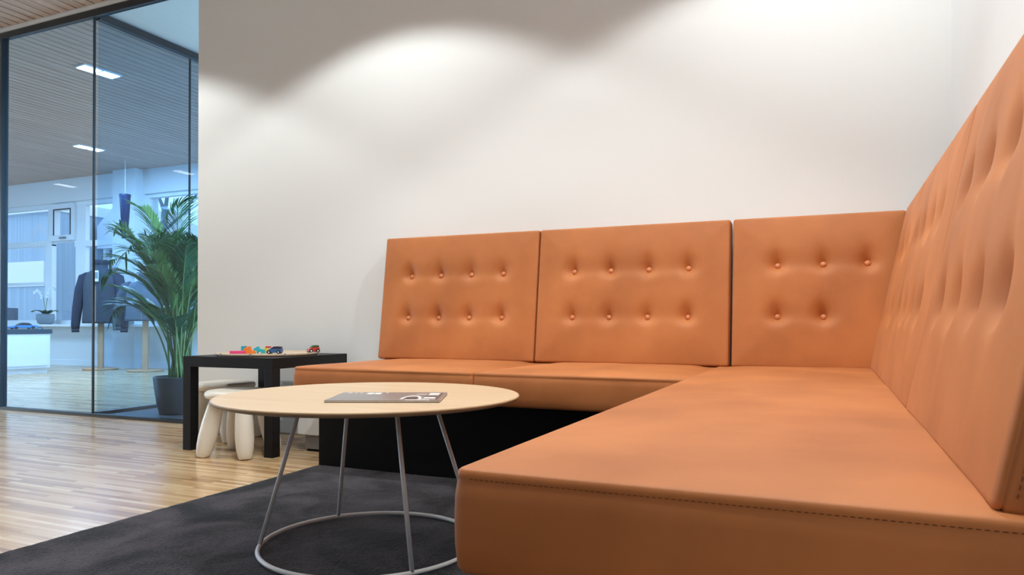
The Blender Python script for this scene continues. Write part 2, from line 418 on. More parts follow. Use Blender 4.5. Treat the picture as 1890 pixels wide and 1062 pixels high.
# ================================================================== BENCH
def grid_axis(L, r, n):
    a = [0, r * 0.12, r * 0.32, r * 0.6, r]
    k = n
    mid = [r + (L - 2 * r) * i / k for i in range(1, k)]
    return a + mid + [L - q for q in a[::-1]]
def pad(name, O, U, V, Nn, w, h, t, disp, nu, nv, m, parent, r=0.016, crown=0.010, bulge=0.004, rc=None, edge_wave=0.0, groove=True):
    """upholstered slab: face spanned by U (w) and V (h), thickness t along Nn; disp(u, v) is added to the face"""
    O, U, V, Nn = Vector(O), Vector(U).normalized(), Vector(V).normalized(), Vector(Nn).normalized()
    rc = rc or r
    us, vs = grid_axis(w, rc, nu), grid_axis(h, rc, nv)
    bm = bmesh.new(); G = []
    def shape(u, v):
        du = min(u, w - u); dv = min(v, h - v); su = -1 if u < w / 2 else 1; sv = -1 if v < h / 2 else 1
        out = Vector((0, 0))
        if du < rc and dv < rc:
            q = Vector(((rc - du) / rc, (rc - dv) / rc)); mq = max(q.x, q.y); ln = q.length
            if ln > 1e-9: q = q * (mq / ln)
            nu_ = rc - q.x * rc; nv_ = rc - q.y * rc
            d = rc - q.length * rc
            out = Vector((su * q.x, sv * q.y)); out = out.normalized() if out.length else Vector((su, 0))
            u = nu_ if su < 0 else w - nu_; v = nv_ if sv < 0 else h - nv_
        else:
            d = min(du, dv); out = Vector((su, 0)) if du < dv else Vector((0, sv))
        return u, v, d, out
    for a in us:
        row = []
        for b in vs:
            u, v, d, out = shape(a, b)
            z = t
            if d < r: z = t - r + math.sqrt(max(0, r * r - (r - d) ** 2))
            ins = min(1, d / 0.05)
            z += crown * (1 - math.exp(-d / 0.07)) + (disp(u, v) * ins if disp else 0)
            row.append((bm.verts.new(O + U * u + V * v + Nn * z), u, v, out))
        G.append(row)
    nu_, nv_ = len(us), len(vs)
    for i in range(nu_ - 1):
        for j in range(nv_ - 1):
            bm.faces.new((G[i][j][0], G[i + 1][j][0], G[i + 1][j + 1][0], G[i][j + 1][0]))
    ring = [G[i][0] for i in range(nu_)] + [G[nu_ - 1][j] for j in range(1, nv_)] + [G[i][nv_ - 1] for i in range(nu_ - 2, -1, -1)] + [G[0][j] for j in range(nv_ - 2, 0, -1)]
    levels = [(t - r - 0.001, -0.0016), (t - r - 0.004, 0.0008), (t * 0.72, bulge), (t * 0.5, bulge * 1.2), (t * 0.28, bulge), (0.008, 0.0), (0.0, -0.006)]
    if not groove: levels[:2] = [(t - r - 0.003, 0.0), (t - r - 0.0065, -0.0012), (t - r - 0.010, 0.0004)]
    prev = [q[0] for q in ring]
    for z, off in levels:
        if z > t - r: continue
        cur = []
        for (_, u, v, out) in ring:
            wv = edge_wave * math.sin((u + v) * 9.0) * math.sin(PI * z / t)
            cur.append(bm.verts.new(O + U * (u + out.x * (off + wv)) + V * (v + out.y * (off + wv)) + Nn * z))
        n = len(cur)
        for k in range(n):
            bm.faces.new((prev[k], cur[k], cur[(k + 1) % n], prev[(k + 1) % n]))
        prev = cur
    bm.faces.new(prev[::-1])
    bmesh.ops.recalc_face_normals(bm, faces=bm.faces)
    return link_mesh(name, bm, m, parent, smooth=True)

def stitches(name, p0, p1, up, parent, pitch=0.0068, ln=0.0046, rad=0.0007, off=(0, 0, 0)):
    bm = bmesh.new(); p0, p1 = Vector(p0), Vector(p1); d = (p1 - p0); n = int(d.length / pitch); d.normalize()
    for i in range(n):
        c = p0 + d * (i + 0.5) * pitch
        tube(bm, [c - d * ln / 2, c, c + d * ln / 2], [rad * 0.6, rad, rad * 0.6], 5)
    return link_mesh(name, bm, M['thread'], parent)

def button(parent, P, N, r=0.0115):
    bm = bmesh.new()
    lathe(bm, [(r * 0.6, -0.008), (r, -0.001), (r * 0.97, 0.003), (r * 0.8, 0.0062), (r * 0.5, 0.0082), (r * 0.18, 0.009)], 14)
    rot = Vector((0, 0, 1)).rotation_difference(Vector(N)).to_matrix().to_4x4()
    bmesh.ops.transform(bm, matrix=Matrix.Translation(P) @ rot, verts=bm.verts)
    return link_mesh('button', bm, M['button'], parent, smooth=True)

def tuft(buttons, seed, deep=1.0):
    rnd = random.Random(seed)
    ph = [(rnd.uniform(-.006, .006), rnd.uniform(0.8, 1.2)) for _ in buttons]
    rows = sorted({b[1] for b in buttons})
    def f(u, v):
        z = 0.0
        for (bu, bv), (sk, am) in zip(buttons, ph):
            dx, dy = u - bu, v - bv
            if abs(dx) > 0.12 or abs(dy) > 0.25: continue
            sy = 0.034 if dy > 0 else 0.019
            z -= deep * am * 0.0185 * math.exp(-(dx * dx) / (2 * 0.024 ** 2) - (dy * dy) / (2 * sy ** 2))
            z -= deep * 0.009 * math.exp(-(dx * dx + dy * dy) / (2 * 0.010 ** 2))
            if dy > 0:
                z -= deep * 0.0065 * am * math.exp(-((dx - sk * dy * 8) ** 2) / (2 * (0.008 + 0.08 * dy) ** 2)) * math.exp(-dy / 0.055)
            else:
                z -= deep * 0.0026 * am * math.exp(-((dx + sk * dy * 8) ** 2) / (2 * (0.008 - 0.10 * dy) ** 2)) * math.exp(dy / 0.05)
        for rv in rows:
            us = [b[0] for b in buttons if b[1] == rv]; a, b_ = min(us), max(us)
            e = 1.0 if a <= u <= b_ else math.exp(-(max(a - u, u - b_) / 0.035) ** 2)
            z -= deep * 0.0034 * e * math.exp(-((v - rv) ** 2) / (2 * (0.016 if v < rv else 0.028) ** 2))
        z += 0.0016 * noise.noise(Vector((u * 7 + seed, v * 7, seed)))
        return z
    return f

def back_cushion(x0, x1, ys, label, along, seed, buttons, topstitch=False, deep=1.0):
    """along='x': cushion on the back wall; along='y': cushion on the right wall"""
    zb, zt = 0.437, 1.033
    t = 0.085
    if along == 'x':
        yb, yt = 2.966, 3.046
        o = thing('back_cushion', label, 'back cushion', (x0, yb, zb), 0, 'tufted leather back cushions of the corner bench')
        V = Vector((0, yt - yb, zt - zb)); h = V.length; V.normalize(); U = Vector((1, 0, 0)); N = U.cross(V).normalized()
        if N.y > 0: N = -N
        O = Vector((0, 0, 0)) - N * t
        w = x1 - x0
    else:
        xb, xt = 0.132, 0.256; zb = 0.440
        o = thing('back_cushion', label, 'back cushion', (xb, x1, zb), 0, 'tufted leather back cushions of the corner bench')
        V = Vector((xt - xb, 0, zt - zb)); h = V.length; V.normalize(); U = Vector((0, -1, 0)); N = U.cross(V).normalized()
        if N.x > 0: N = -N
        O = -N * t
        w = x1 - x0
    O = O - N * 0.001
    bl = []
    zrow = [(0.838 - zb) / V.z, (0.635 - zb) / V.z]
    for k, rws in buttons:
        for zi in rws: bl.append((k, zrow[zi]))
    f = tuft(bl, seed, deep)
    pad('upholstery', O, U, V, N, w - 0.004, h, t, f, int(w / 0.0085), int(h / 0.0095), M['leather'], o, r=0.007, crown=0.009, rc=0.009, bulge=0.002)
    for (u, v) in bl:
        d = min(u, w - u, v, h - v)
        z = t + 0.009 * (1 - math.exp(-d / 0.07)) + f(u, v)
        button(o, O + U * u + V * v + N * (z + 0.0055), N, 0.0120)
    if topstitch:      # near end of the last cushion: seam down the end face
        e = w - 0.0018
        stitches('stitching', O + U * e + V * 0.015 + N * (t - 0.017), O + U * e + V * (h - 0.015) + N * (t - 0.017), N, o, 0.008, 0.005, 0.0008)
    return o
four = [(0.152 + 0.166 * k, (0, 1)) for k in range(4)]
back_cushion(-2.035, -1.207, 0, 'leftmost tufted cognac leather back cushion, above the end seat with the free left edge', 'x', 1, four)
back_cushion(-1.205, -0.370, 0, 'middle tufted cognac leather back cushion on the back wall, eight buttons', 'x', 2, [(0.164 + 0.167 * k, (0, 1)) for k in range(4)])
back_cushion(-0.362, 0.262, 0, 'corner cushion of the back wall, wedged against the right-hand row', 'x', 3, [(0.170, (0, 1)), (0.336, (0, 1)), (0.490, (0,))])
# the row on the right wall, far to near
back_cushion(2.425, 2.985, 0, 'farthest back cushion of the right-wall row, narrow strip in the corner', 'y', 4, [(0.12, (0, 1)), (0.28, (0, 1)), (0.44, (0, 1))], deep=1.0)
back_cushion(1.605, 2.421, 0, 'middle back cushion of the right-wall row, between two vertical joints', 'y', 5, four, deep=1.05)
back_cushion(0.776, 1.601, 0, 'nearest back cushion of the right-wall row, stitched end towards the viewer', 'y', 6, four, True, deep=1.05)

def seat_disp(seed, w, h, amp=0.003):
    def dip(u, v):
        k = v / h if h < 1 else math.exp(-(h - v) / 0.25)
        return 0.016 * k * (math.exp(-u / 0.05) + math.exp(-(w - u) / 0.05))
    def f(u, v): return amp * noise.noise(Vector((u * 3.1 + seed * 5, v * 3.1, seed))) - dip(u, v) + 0.0012 * noise.noise(Vector((u * 11, v * 11, seed + 4)))
    return f
SB, ST = 0.312, 0.431
def seat(name_label, x0, x1, y0, y1, seed, nu, nv, wave=0.0, ST=0.431):
    o = thing('seat_cushion', name_label, 'seat cushion', (x0, y0, SB), 0, 'leather seat cushions of the corner bench')
    pad('upholstery', (0, 0, 0), (1, 0, 0), (0, 1, 0), (0, 0, 1), x1 - x0, y1 - y0, ST - SB, seat_disp(seed, x1 - x0, y1 - y0), nu, nv, M['leather'], o, r=0.006, crown=0.008 if y0 < 1 else 0.012, bulge=0.003, rc=0.014, edge_wave=wave, groove=False)
    return o
s1 = seat('left end seat cushion in cognac leather beside the black play table', -2.0, -1.184, 2.32, 3.06, 1, 40, 36, 0.003)
s2 = seat('middle seat cushion in cognac leather between end seat and long chaise', -1.180, -0.416, 2.32, 3.06, 2, 40, 36, 0.003)
s3 = seat('long seat cushion of the bench running along the right wall towards the viewer', -0.413, 0.30, 0.760, 3.06, 3, 40, 110, 0.0008, ST=0.4365)
stitches('stitching', (0.02, 0.0004, 0.4365 - SB - 0.0105), (0.70, 0.0004, 0.4365 - SB - 0.0105), None, s3)

# black base and the white box behind
o = thing('bench_base', 'matt black plinth under the leather corner bench', 'bench base', (-1.99, 2.47, 0))
link_mesh('front_panel', B_(0, 1.74, 0, 0.02, 0.0, 0.31), M['basebl'], o)
link_mesh('side_panel', B_(1.74, 1.76, -1.60, 0.02, 0.0, 0.31), M['basebl'], o)
link_mesh('end_panel', B_(1.76, 2.29, -1.60, -1.58, 0.0, 0.31), M['basebl'], o)
link_mesh('top_board', B_(0.0, 2.29, 0.02, 0.62, 0.285, 0.31), M['basebl'], o)
link_mesh('top_board', B_(1.76, 2.29, -1.58, 0.02, 0.285, 0.31), M['basebl'], o)
o = thing('wall_box', 'low white boxed-in unit with grey toe kick beside the black bench base', 'boxing', (-2.33, 2.735, 0))
link_mesh('box_body', B_(0, 2.0, 0, 0.39, 0.078, 0.284, 0.003), M['wall'], o)
link_mesh('toe_kick', B_(0.04, 2.0, 0.008, 0.39, 0.012, 0.078), M['grey'], o)
link_mesh('plinth_strip', B_(0.045, 2.0, 0.015, 0.39, 0.0, 0.012), M['basebl'], o)

# ================================================================== RUG
def rug():
    bm = bmesh.new()
    x0, x1, y0, y1 = -1.99, -0.26, -0.9, 2.468
    nx, ny = 110, 210; g = []
    rnd = random.Random(3)
    for i in range(nx + 1):
        row = []
        for j in range(ny + 1):
            xx = x0 + (x1 - x0) * i / nx; yy = y0 + (y1 - y0) * j / ny
            z = 0.011 + 0.002 * noise.noise(Vector((xx * 6, yy * 6, 0))) + rnd.uniform(-0.0008, 0.0008)
            if i == 0: xx += rnd.uniform(-0.003, 0.003)
            if i in (0, nx) or j in (0, ny): z = 0.006
            row.append(bm.verts.new((xx, yy, z)))
        g.append(row)
    for i in range(nx):
        for j in range(ny):
            bm.faces.new((g[i][j], g[i + 1][j], g[i + 1][j + 1], g[i][j + 1]))
    ring = [g[i][0] for i in range(nx + 1)] + [g[nx][j] for j in range(1, ny + 1)] + [g[i][ny] for i in range(nx - 1, -1, -1)] + [g[0][j] for j in range(ny - 1, 0, -1)]
    low = [bm.verts.new((v.co.x, v.co.y, 0.0)) for v in ring]; n = len(ring)
    for k in range(n): bm.faces.new((ring[k], low[k], low[(k + 1) % n], ring[(k + 1) % n]))
    bm.faces.new(low[::-1])
    tag(link_mesh('rug', bm, M['rug'], smooth=True), 'charcoal low-pile rug under the round coffee table', 'rug')
rug()

# ================================================================== COFFEE TABLE
def coffee_table():
    cx, cy = -1.141, 1.632
    t = thing('coffee_table', 'round oak-topped coffee table on a pale wire frame standing on the rug', 'table', (cx, cy, 0.0135))
    zt = 0.4030; Rr = 0.403
    bm = bmesh.new()
    lathe(bm, [(Rr - 0.016, zt - 0.0135), (Rr - 0.004, zt - 0.0095), (Rr - 0.001, zt - 0.006), (Rr, zt - 0.003), (Rr - 0.001, zt - 0.001), (Rr - 0.003, zt)], 128)
    top = link_mesh('tabletop', bm, M['oak'], t)
    top.data.materials.append(M['oakedge'])
    for p_ in top.data.polygons:
        if abs(p_.normal.z) < 0.9: p_.material_index = 1
    bm = bmesh.new(); rr = 0.289
    tube(bm, [(rr * math.cos(a), rr * math.sin(a), 0.006) for a in [2 * PI * k / 120 for k in range(120)]], 0.0058, 10, closed=True)
    link_mesh('floor_ring', bm, M['wire'], t, True)
    bm = bmesh.new(); ru = 0.185
    tube(bm, [(ru * math.cos(a), ru * math.sin(a), zt - 0.0195) for a in [2 * PI * k / 80 for k in range(80)]], 0.0055, 10, closed=True)
    link_mesh('top_ring', bm, M['wire'], t, True)
    for a, rt in ((3.69, .181), (2.52, .192), (-.62, .188), (.55, .170)):
        bm = bmesh.new()
        tube(bm, [(rr * math.cos(a), rr * math.sin(a), 0.008), (rt * math.cos(a), rt * math.sin(a), zt - 0.0155)], 0.0058, 12)
        link_mesh('leg', bm, M['wire'], t, True)
    return t
coffee_table()

# magazine
def magazine():
    t = thing('magazine', 'grey-covered magazine with white print lying on the round coffee table', 'magazine', (-1.127, 1.417, 0.4172), R(23.5))
    w, h = 0.281, 0.205
    cov = mat('magazine_cover', (0.22, 0.20, 0.19), 0.28, noise_col=(9, (0.26, 0.24, 0.235), 4, (1, 1, 1)))
    pg = mat('paper', (0.85, 0.80, 0.74), 0.7)
    wh = mat('white_print', (0.85, 0.83, 0.80), 0.4)
    dk = mat('dark_print', (0.05, 0.045, 0.045), 0.35)
    link_mesh('back_cover', B_(0, w, 0, h, 0, 0.0008), dk, t)
    link_mesh('pages', B_(0.001, w - 0.001, 0.001, h - 0.001, 0.0008, 0.0042), pg, t)
    cv = link_mesh('front_cover', B_(0, w, 0, h, 0.0042, 0.005), cov, t)
    z0, z1 = 0.005, 0.0053
    def patch(name, quads, m_):
        bm = bmesh.new()
        for q in quads:
            a = [bm.verts.new((x_, y_, z0)) for x_, y_ in q]; b = [bm.verts.new((x_, y_, z1)) for x_, y_ in q]; n = len(q)
            bm.faces.new(b); bm.faces.new(a[::-1])
            for i in range(n): bm.faces.new((a[i], a[(i + 1) % n], b[(i + 1) % n], b[i]))
        bmesh.ops.recalc_face_normals(bm, faces=bm.faces)
        link_mesh(name, bm, m_, cv)
    rect = lambda x, y, a, b: [(x, y), (x + a, y), (x + a, y + b), (x, y + b)]
    patch('printed_title', [rect(0.072, 0.150, 0.016, 0.036), rect(0.092, 0.150, 0.016, 0.036)], wh)
    for q in (rect(0.018, 0.176, 0.009, 0.012), rect(0.036, 0.178, 0.006, 0.009), rect(0.049, 0.178, 0.006, 0.009), rect(0.120, 0.180, 0.004, 0.012)): patch('printed_mark', [q], wh)
    arc = []
    for k in range(16):
        a0, a1 = PI * k / 16, PI * (k + 1) / 16
        arc.append([(0.205 - 0.026 * math.cos(a0), 0.03 + 0.085 * math.sin(a0)), (0.205 - 0.026 * math.cos(a1), 0.03 + 0.085 * math.sin(a1)), (0.205 - 0.019 * math.cos(a1), 0.03 + 0.070 * math.sin(a1)), (0.205 - 0.019 * math.cos(a0), 0.03 + 0.070 * math.sin(a0))])
    patch('printed_photo', arc + [rect(0.238, 0.130, 0.026, 0.052), rect(0.235, 0.055, 0.028, 0.022), rect(0.195, 0.004, 0.06, 0.012)], wh)
    patch('photo_shadows', [rect(0.190, 0.032, 0.030, 0.045), rect(0.232, 0.085, 0.034, 0.018), rect(0.268, 0.02, 0.004, 0.17)], dk)
    gp = mat('grey_print', (0.5, 0.47, 0.45), 0.4)
    for q in (rect(0.232, 0.032, 0.034, 0.018), rect(0.206, 0.135, 0.026, 0.022)): patch('photo_midtone', [q], gp)
magazine()

# ================================================================== PLAY TABLE, STOOLS, TOYS
def play_table():
    t = thing('play_table', 'square black laminate play table with thick legs against the white wall', 'table', (-2.849, 2.528, 0), 0.007)
    link_mesh('tabletop', B_(0, 0.55, 0, 0.55, 0.40, 0.45, 0.0012), M['blacklam'], t)
    for a in (0, 0.5):
        for b in (0, 0.5):
            link_mesh('leg', B_(a + 0.0005, a + 0.0495, b + 0.0005, b + 0.0495, 0, 0.4, 0.001), M['blacklam'], t)
play_table()
def stool(cx, cy, rot, label, rl):
    t = thing('stool', label, 'stool', (cx, cy, 0), rot, 'white plastic children\'s stools')
    bm = bmesh.new()
    lathe(bm, [(0.10, 0.262), (0.135, 0.262), (0.149, 0.268), (0.154, 0.279), (0.152, 0.291), (0.143, 0.298), (0.12, 0.301), (0.05, 0.300)], 56)
    link_mesh('seat', bm, M['plastic'], t, True)
    for k in range(4):
        a = PI / 2 * k
        P0 = Vector((rl * 0.60 * math.cos(a), rl * 0.60 * math.sin(a), 0.266)); P1 = Vector((rl * math.cos(a), rl * math.sin(a), 0.0))
        bm = bmesh.new(); pts = []; rad = []
        for s, r_ in ((0, .031), (.15, .035), (.4, .0405), (.65, .0415), (.82, .038), (.93, .032), (.975, .028), (1.0, .023)):
            pts.append(P0.lerp(P1, s)); rad.append(r_)
        tube(bm, pts, rad, 18)
        for v in bm.verts: v.co.z = max(v.co.z, 0.0)
        link_mesh('leg', bm, M['plastic'], t, True)
stool(-2.51, 2.55, R(53), 'white plastic child stool nearest the viewer, partly hidden by the coffee table', 0.160)
stool(-2.92, 2.86, R(52), 'white plastic child stool at the wall, pushed beneath the black table', 0.160)

def toys():
    zt = 0.4505
    t = thing('wooden_tray', 'flat round wooden play board on the black table', 'tray', (-2.575, 2.80, zt))
    bm = bmesh.new(); lathe(bm, [(0.232, 0), (0.240, 0.002), (0.243, 0.010), (0.241, 0.013), (0.236, 0.013), (0.234, 0.008), (0.1, 0.008)], 72)
    link_mesh('board', bm, mat('birch_board', (0.55, 0.42, 0.30), 0.5, noise_col=(6, (0.66, 0.53, 0.40), 4, (1, 12, 1))), t, True)
    for a in (-1.9, -1.15, -0.5, 2.0):
        bm = bmesh.new(); box(bm, -0.003, 0.003, -0.004, 0.004, 0.002, 0.0135, 0, Matrix.Rotation(a, 4, 'Z') @ Matrix.Translation((0.2415, 0, 0)))
        link_mesh('notch', bm, M['grey'], t)
    zb = zt + 0.0082
    mc = {}
    def col(n, c): 
        if n not in mc: mc[n] = mat('toy_' + n, c, 0.35)
        return mc[n]
    pink = col('pink', (0.75, 0.06, 0.22)); orange = col('orange', (0.85, 0.22, 0.03)); teal = col('turquoise', (0.03, 0.45, 0.55))
    yel = col('yellow', (0.75, 0.62, 0.08)); red = col('red', (0.62, 0.05, 0.035)); dark = col('dark', (0.05, 0.02, 0.04)); blue = col('blue', (0.04, 0.13, 0.33))
    green = col('green', (0.05, 0.12, 0.05))
    camdir = 0.55
    def place(px, d):      # a spot on the board, px = along the view's horizontal, d = depth
        a = 0.60
        return Vector((-2.575 + px * math.cos(a) - d * math.sin(a), 2.80 + px * math.sin(a) + d * math.cos(a), zb))
    def blk(name, label, px, d, poly, th, m_, z=0.0, rz=0.6):
        q = place(px, d)
        bm = bmesh.new(); prism(bm, poly, -th / 2, th / 2)
        bmesh.ops.bevel(bm, geom=bm.edges[:], offset=0.0012, segments=1, affect='EDGES')
        o = link_mesh(name, bm, m_); o.location = (q.x, q.y, q.z + z); o.rotation_euler = (0, 0, rz)
        tag(o, label, 'toy', 'toy blocks on the wooden tray')
    rect = lambda w, h: [(-w / 2, 0), (w / 2, 0), (w / 2, h), (-w / 2, h)]
    k = 0.00285
    blk('toy_block', 'long pink toy block at the left end of the tray', (447 - 493) * k, -0.05, rect(0.075, 0.014), 0.03, pink)
    blk('toy_block', 'small light turquoise toy block behind the pink one', (451 - 493) * k, 0.035, [(-.012, 0), (.012, 0), (.012, .035), (-.012, .035)], 0.02, teal)
    blk('toy_block', 'small dark toy block between turquoise and orange', (459 - 493) * k, 0.0, rect(0.022, 0.033), 0.02, dark)
    arc = [(-.03, 0), (-.03, .014), (-.018, .030), (0.0, .036), (.008, .036), (.008, .026), (.016, .016), (.03, .012), (.03, 0)]
    blk('toy_block', 'orange curved toy figure next to the pink block', (465 - 493) * k, -0.05, arc, 0.022, orange)
    dog = [(-.026, .016), (-.026, .024), (-.008, .034), (0, .034), (.0, .024), (.012, .022), (.026, .018), (.026, 0), (.010, 0), (.008, .008), (-.004, .008), (-.006, 0), (-.012, 0), (-.012, .014)]
    blk('toy_block', 'turquoise jagged toy figure in the middle of the pile', (481 - 493) * k, -0.035, dog, 0.02, teal)
    blk('toy_block', 'yellow toy block right of the turquoise figure', (491 - 493) * k, 0.0, rect(0.022, 0.026), 0.024, yel)
    blk('toy_block', 'red toy block lying on the yellow block', (494 - 493) * k, 0.0, rect(0.026, 0.008), 0.022, red, z=0.0262)
    def car(label, px, d, L, Hh, body, cabin, rz, wr):
        q = place(px, d)
        c = thing('toy_car', label, 'toy car', q, rz, 'toy cars on the wooden tray')
        bm = bmesh.new()
        prof = [(-L / 2, wr * 0.6), (L / 2, wr * 0.6), (L / 2, Hh * 0.62), (L * 0.47, Hh * 0.72), (-L * 0.2, Hh * 0.68), (-L * 0.40, Hh * 0.48), (-L / 2, Hh * 0.3)]
        prism(bm, prof, -0.017, 0.017); bmesh.ops.bevel(bm, geom=bm.edges[:], offset=0.0018, segments=2, affect='EDGES')
        link_mesh('body', bm, body, c)
        bm = bmesh.new(); prism(bm, [(-L * 0.30, Hh * 0.58), (L * 0.47, Hh * 0.66), (L * 0.47, Hh * 0.97), (L * 0.05, Hh), (-L * 0.10, Hh * 0.92)], -0.0150, 0.0150)
        bmesh.ops.bevel(bm, geom=bm.edges[:], offset=0.0022, segments=2, affect='EDGES')
        link_mesh('cabin', bm, cabin, c)
        for sx in (-0.30, 0.32):
            for sy in (-1, 1):
                bm = bmesh.new(); tube(bm, [(sx * L, sy * 0.0155, wr), (sx * L, sy * 0.0215, wr)], wr, 20)
                wq = link_mesh('wheel', bm, M['black'], c)
                bm = bmesh.new(); tube(bm, [(sx * L, sy * 0.0216, wr), (sx * L, sy * 0.0225, wr)], wr * 0.42, 12)
                link_mesh('hub', bm, M['white'], wq)
    car('dark blue toy car with white hubs on the wooden tray', (509 - 493) * k, -0.09, 0.074, 0.036, blue, dark, 0.45, 0.0088)
    car('red toy car with dark green rear at the right end of the tray', (570 - 493) * k, 0.01, 0.056, 0.038, red, green, 1.0, 0.0100)
toys()

# ================================================================== VESTIBULE: mat and palm
tag(link_mesh('entrance_mat', B_(XP + 0.03, -2.4, YG + 0.03, 5.2, 0.0, 0.006), mat('dark_mat', (0.06, 0.065, 0.075), 0.7, bump=(200, 0.4, 0.002))), 'dark entrance mat behind the glass under the potted palm', 'mat')
def palm():
    t = thing('potted_palm', 'bushy areca palm in a dark tapered pot behind the glass', 'plant', (-3.98, 3.50, 0.006))
    bm = bmesh.new()
    lathe(bm, [(0.112, 0), (0.12, 0.006), (0.135, 0.07), (0.150, 0.17), (0.158, 0.24), (0.158, 0.248), (0.150, 0.248), (0.146, 0.215), (0.03, 0.212)], 48)
    link_mesh('pot', bm, mat('anthracite_pot', (0.045, 0.050, 0.058), 0.35), t, True)
    bm = bmesh.new(); lathe(bm, [(0.148, 0.205), (0.146, 0.222), (0.05, 0.226)], 36)
    link_mesh('soil', bm, mat('soil', (0.03, 0.022, 0.016), 0.95), t)
    gs = [mat('palm_green', (0.07, 0.27, 0.10), 0.4), mat('palm_green_light', (0.20, 0.44, 0.15), 0.4), mat('palm_green_dark', (0.03, 0.17, 0.09), 0.4)]
    stem = mat('palm_stem', (0.16, 0.28, 0.10), 0.45)
    rnd = random.Random(21)
    base = Vector((-3.98, 3.50, 0))
    def ok(P):
        w = P + base
        x_ = max(w.x, XP + 0.03); y_ = max(w.y, YG + 0.03)
        if w.x > XE - 0.05: y_ = max(y_, YW + 0.17)
        return Vector((x_, y_, w.z)) - base
    specs = []
    # (azimuth, reach, height, stem share, droop)
    for i in range(32):
        az = rnd.uniform(0, 2 * PI); specs.append((az, rnd.uniform(0.12, 0.40), rnd.uniform(0.50, 1.06), rnd.uniform(0.35, 0.50), rnd.uniform(-0.16, 0.04)))
    specs += [(R(205), 0.50, 1.00, 0.40, 0.04), (R(215), 0.52, 0.95, 0.40, 0.12), (R(196), 0.48, 1.12, 0.42, -0.05), (R(200), 0.42, 0.72, 0.40, 0.10), (R(225), 0.42, 1.14, 0.42, -0.02), (R(188), 0.30, 1.20, 0.5, -0.12), (R(320), 0.40, 1.2, 0.45, -0.1), (R(300), 0.36, 1.05, 0.45, 0.0)]
    for az, reach, Hh, ss, droop in specs:
        d = Vector((math.cos(az), math.sin(az), 0))
        st = Vector((rnd.uniform(-.05, .05), rnd.uniform(-.05, .05), 0.215))
        P1 = st + d * reach * 0.12 + Vector((0, 0, Hh * 0.5)); P2 = st + d * reach * 0.55 + Vector((0, 0, Hh - 0.1)); P3 = st + d * reach + Vector((0, 0, Hh - 0.16 - droop))
        pts = []
        for k in range(25):
            s = k / 24; q = st * (1 - s) ** 3 + P1 * 3 * s * (1 - s) ** 2 + P2 * 3 * s * s * (1 - s) + P3 * s ** 3
            pts.append(ok(q))
        bm = bmesh.new(); tube(bm, pts, [0.006 * (1 - 0.8 * k / 24) + 0.0008 for k in range(25)], 6)
        link_mesh('stem', bm, stem, t, True)
        bm = bmesh.new()
        n = 30
        for k in range(n):
            s = ss + (1 - ss) * (k + 0.5) / n
            f = s * 24; i = min(int(f), 23); q = pts[i].lerp(pts[i + 1], f - i); tg = (pts[i + 1] - pts[i])
            tg = tg.normalized() if tg.length > 1e-6 else Vector((0, 0, -1))
            side = tg.cross(Vector((0, 0, 1)))
            side = side.normalized() if side.length > 0.05 else Vector((-d.y, d.x, 0))
            ln = 0.27 * (0.45 + 0.55 * math.sin(PI * min(1, (s - ss) / (1 - ss) * 0.8 + 0.18))) * rnd.uniform(0.8, 1.1)
            for sg in (-1, 1):
                dr = (side * sg * 0.55 + tg * 0.95 + Vector((0, 0, 0.18))).normalized()
                wv = dr.cross(Vector((0, 0, 1))); wv = wv.normalized() if wv.length > 0.05 else side
                wv = (wv + Vector((0, 0, rnd.uniform(-.5, .5)))).normalized()
                prev = None
                for j in range(5):
                    u = j / 4
                    c = q + dr * ln * u + Vector((0, 0, -0.34 * ln * u * u))
                    wd = 0.0050 * math.sin(PI * (0.12 + 0.86 * u)) + 0.0005
                    a_, b_ = bm.verts.new(ok(c - wv * wd)), bm.verts.new(ok(c + wv * wd))
                    if prev: bm.faces.new((prev[0], prev[1], b_, a_))
                    prev = (a_, b_)
        link_mesh('frond', bm, rnd.choice(gs), t, True)
palm()

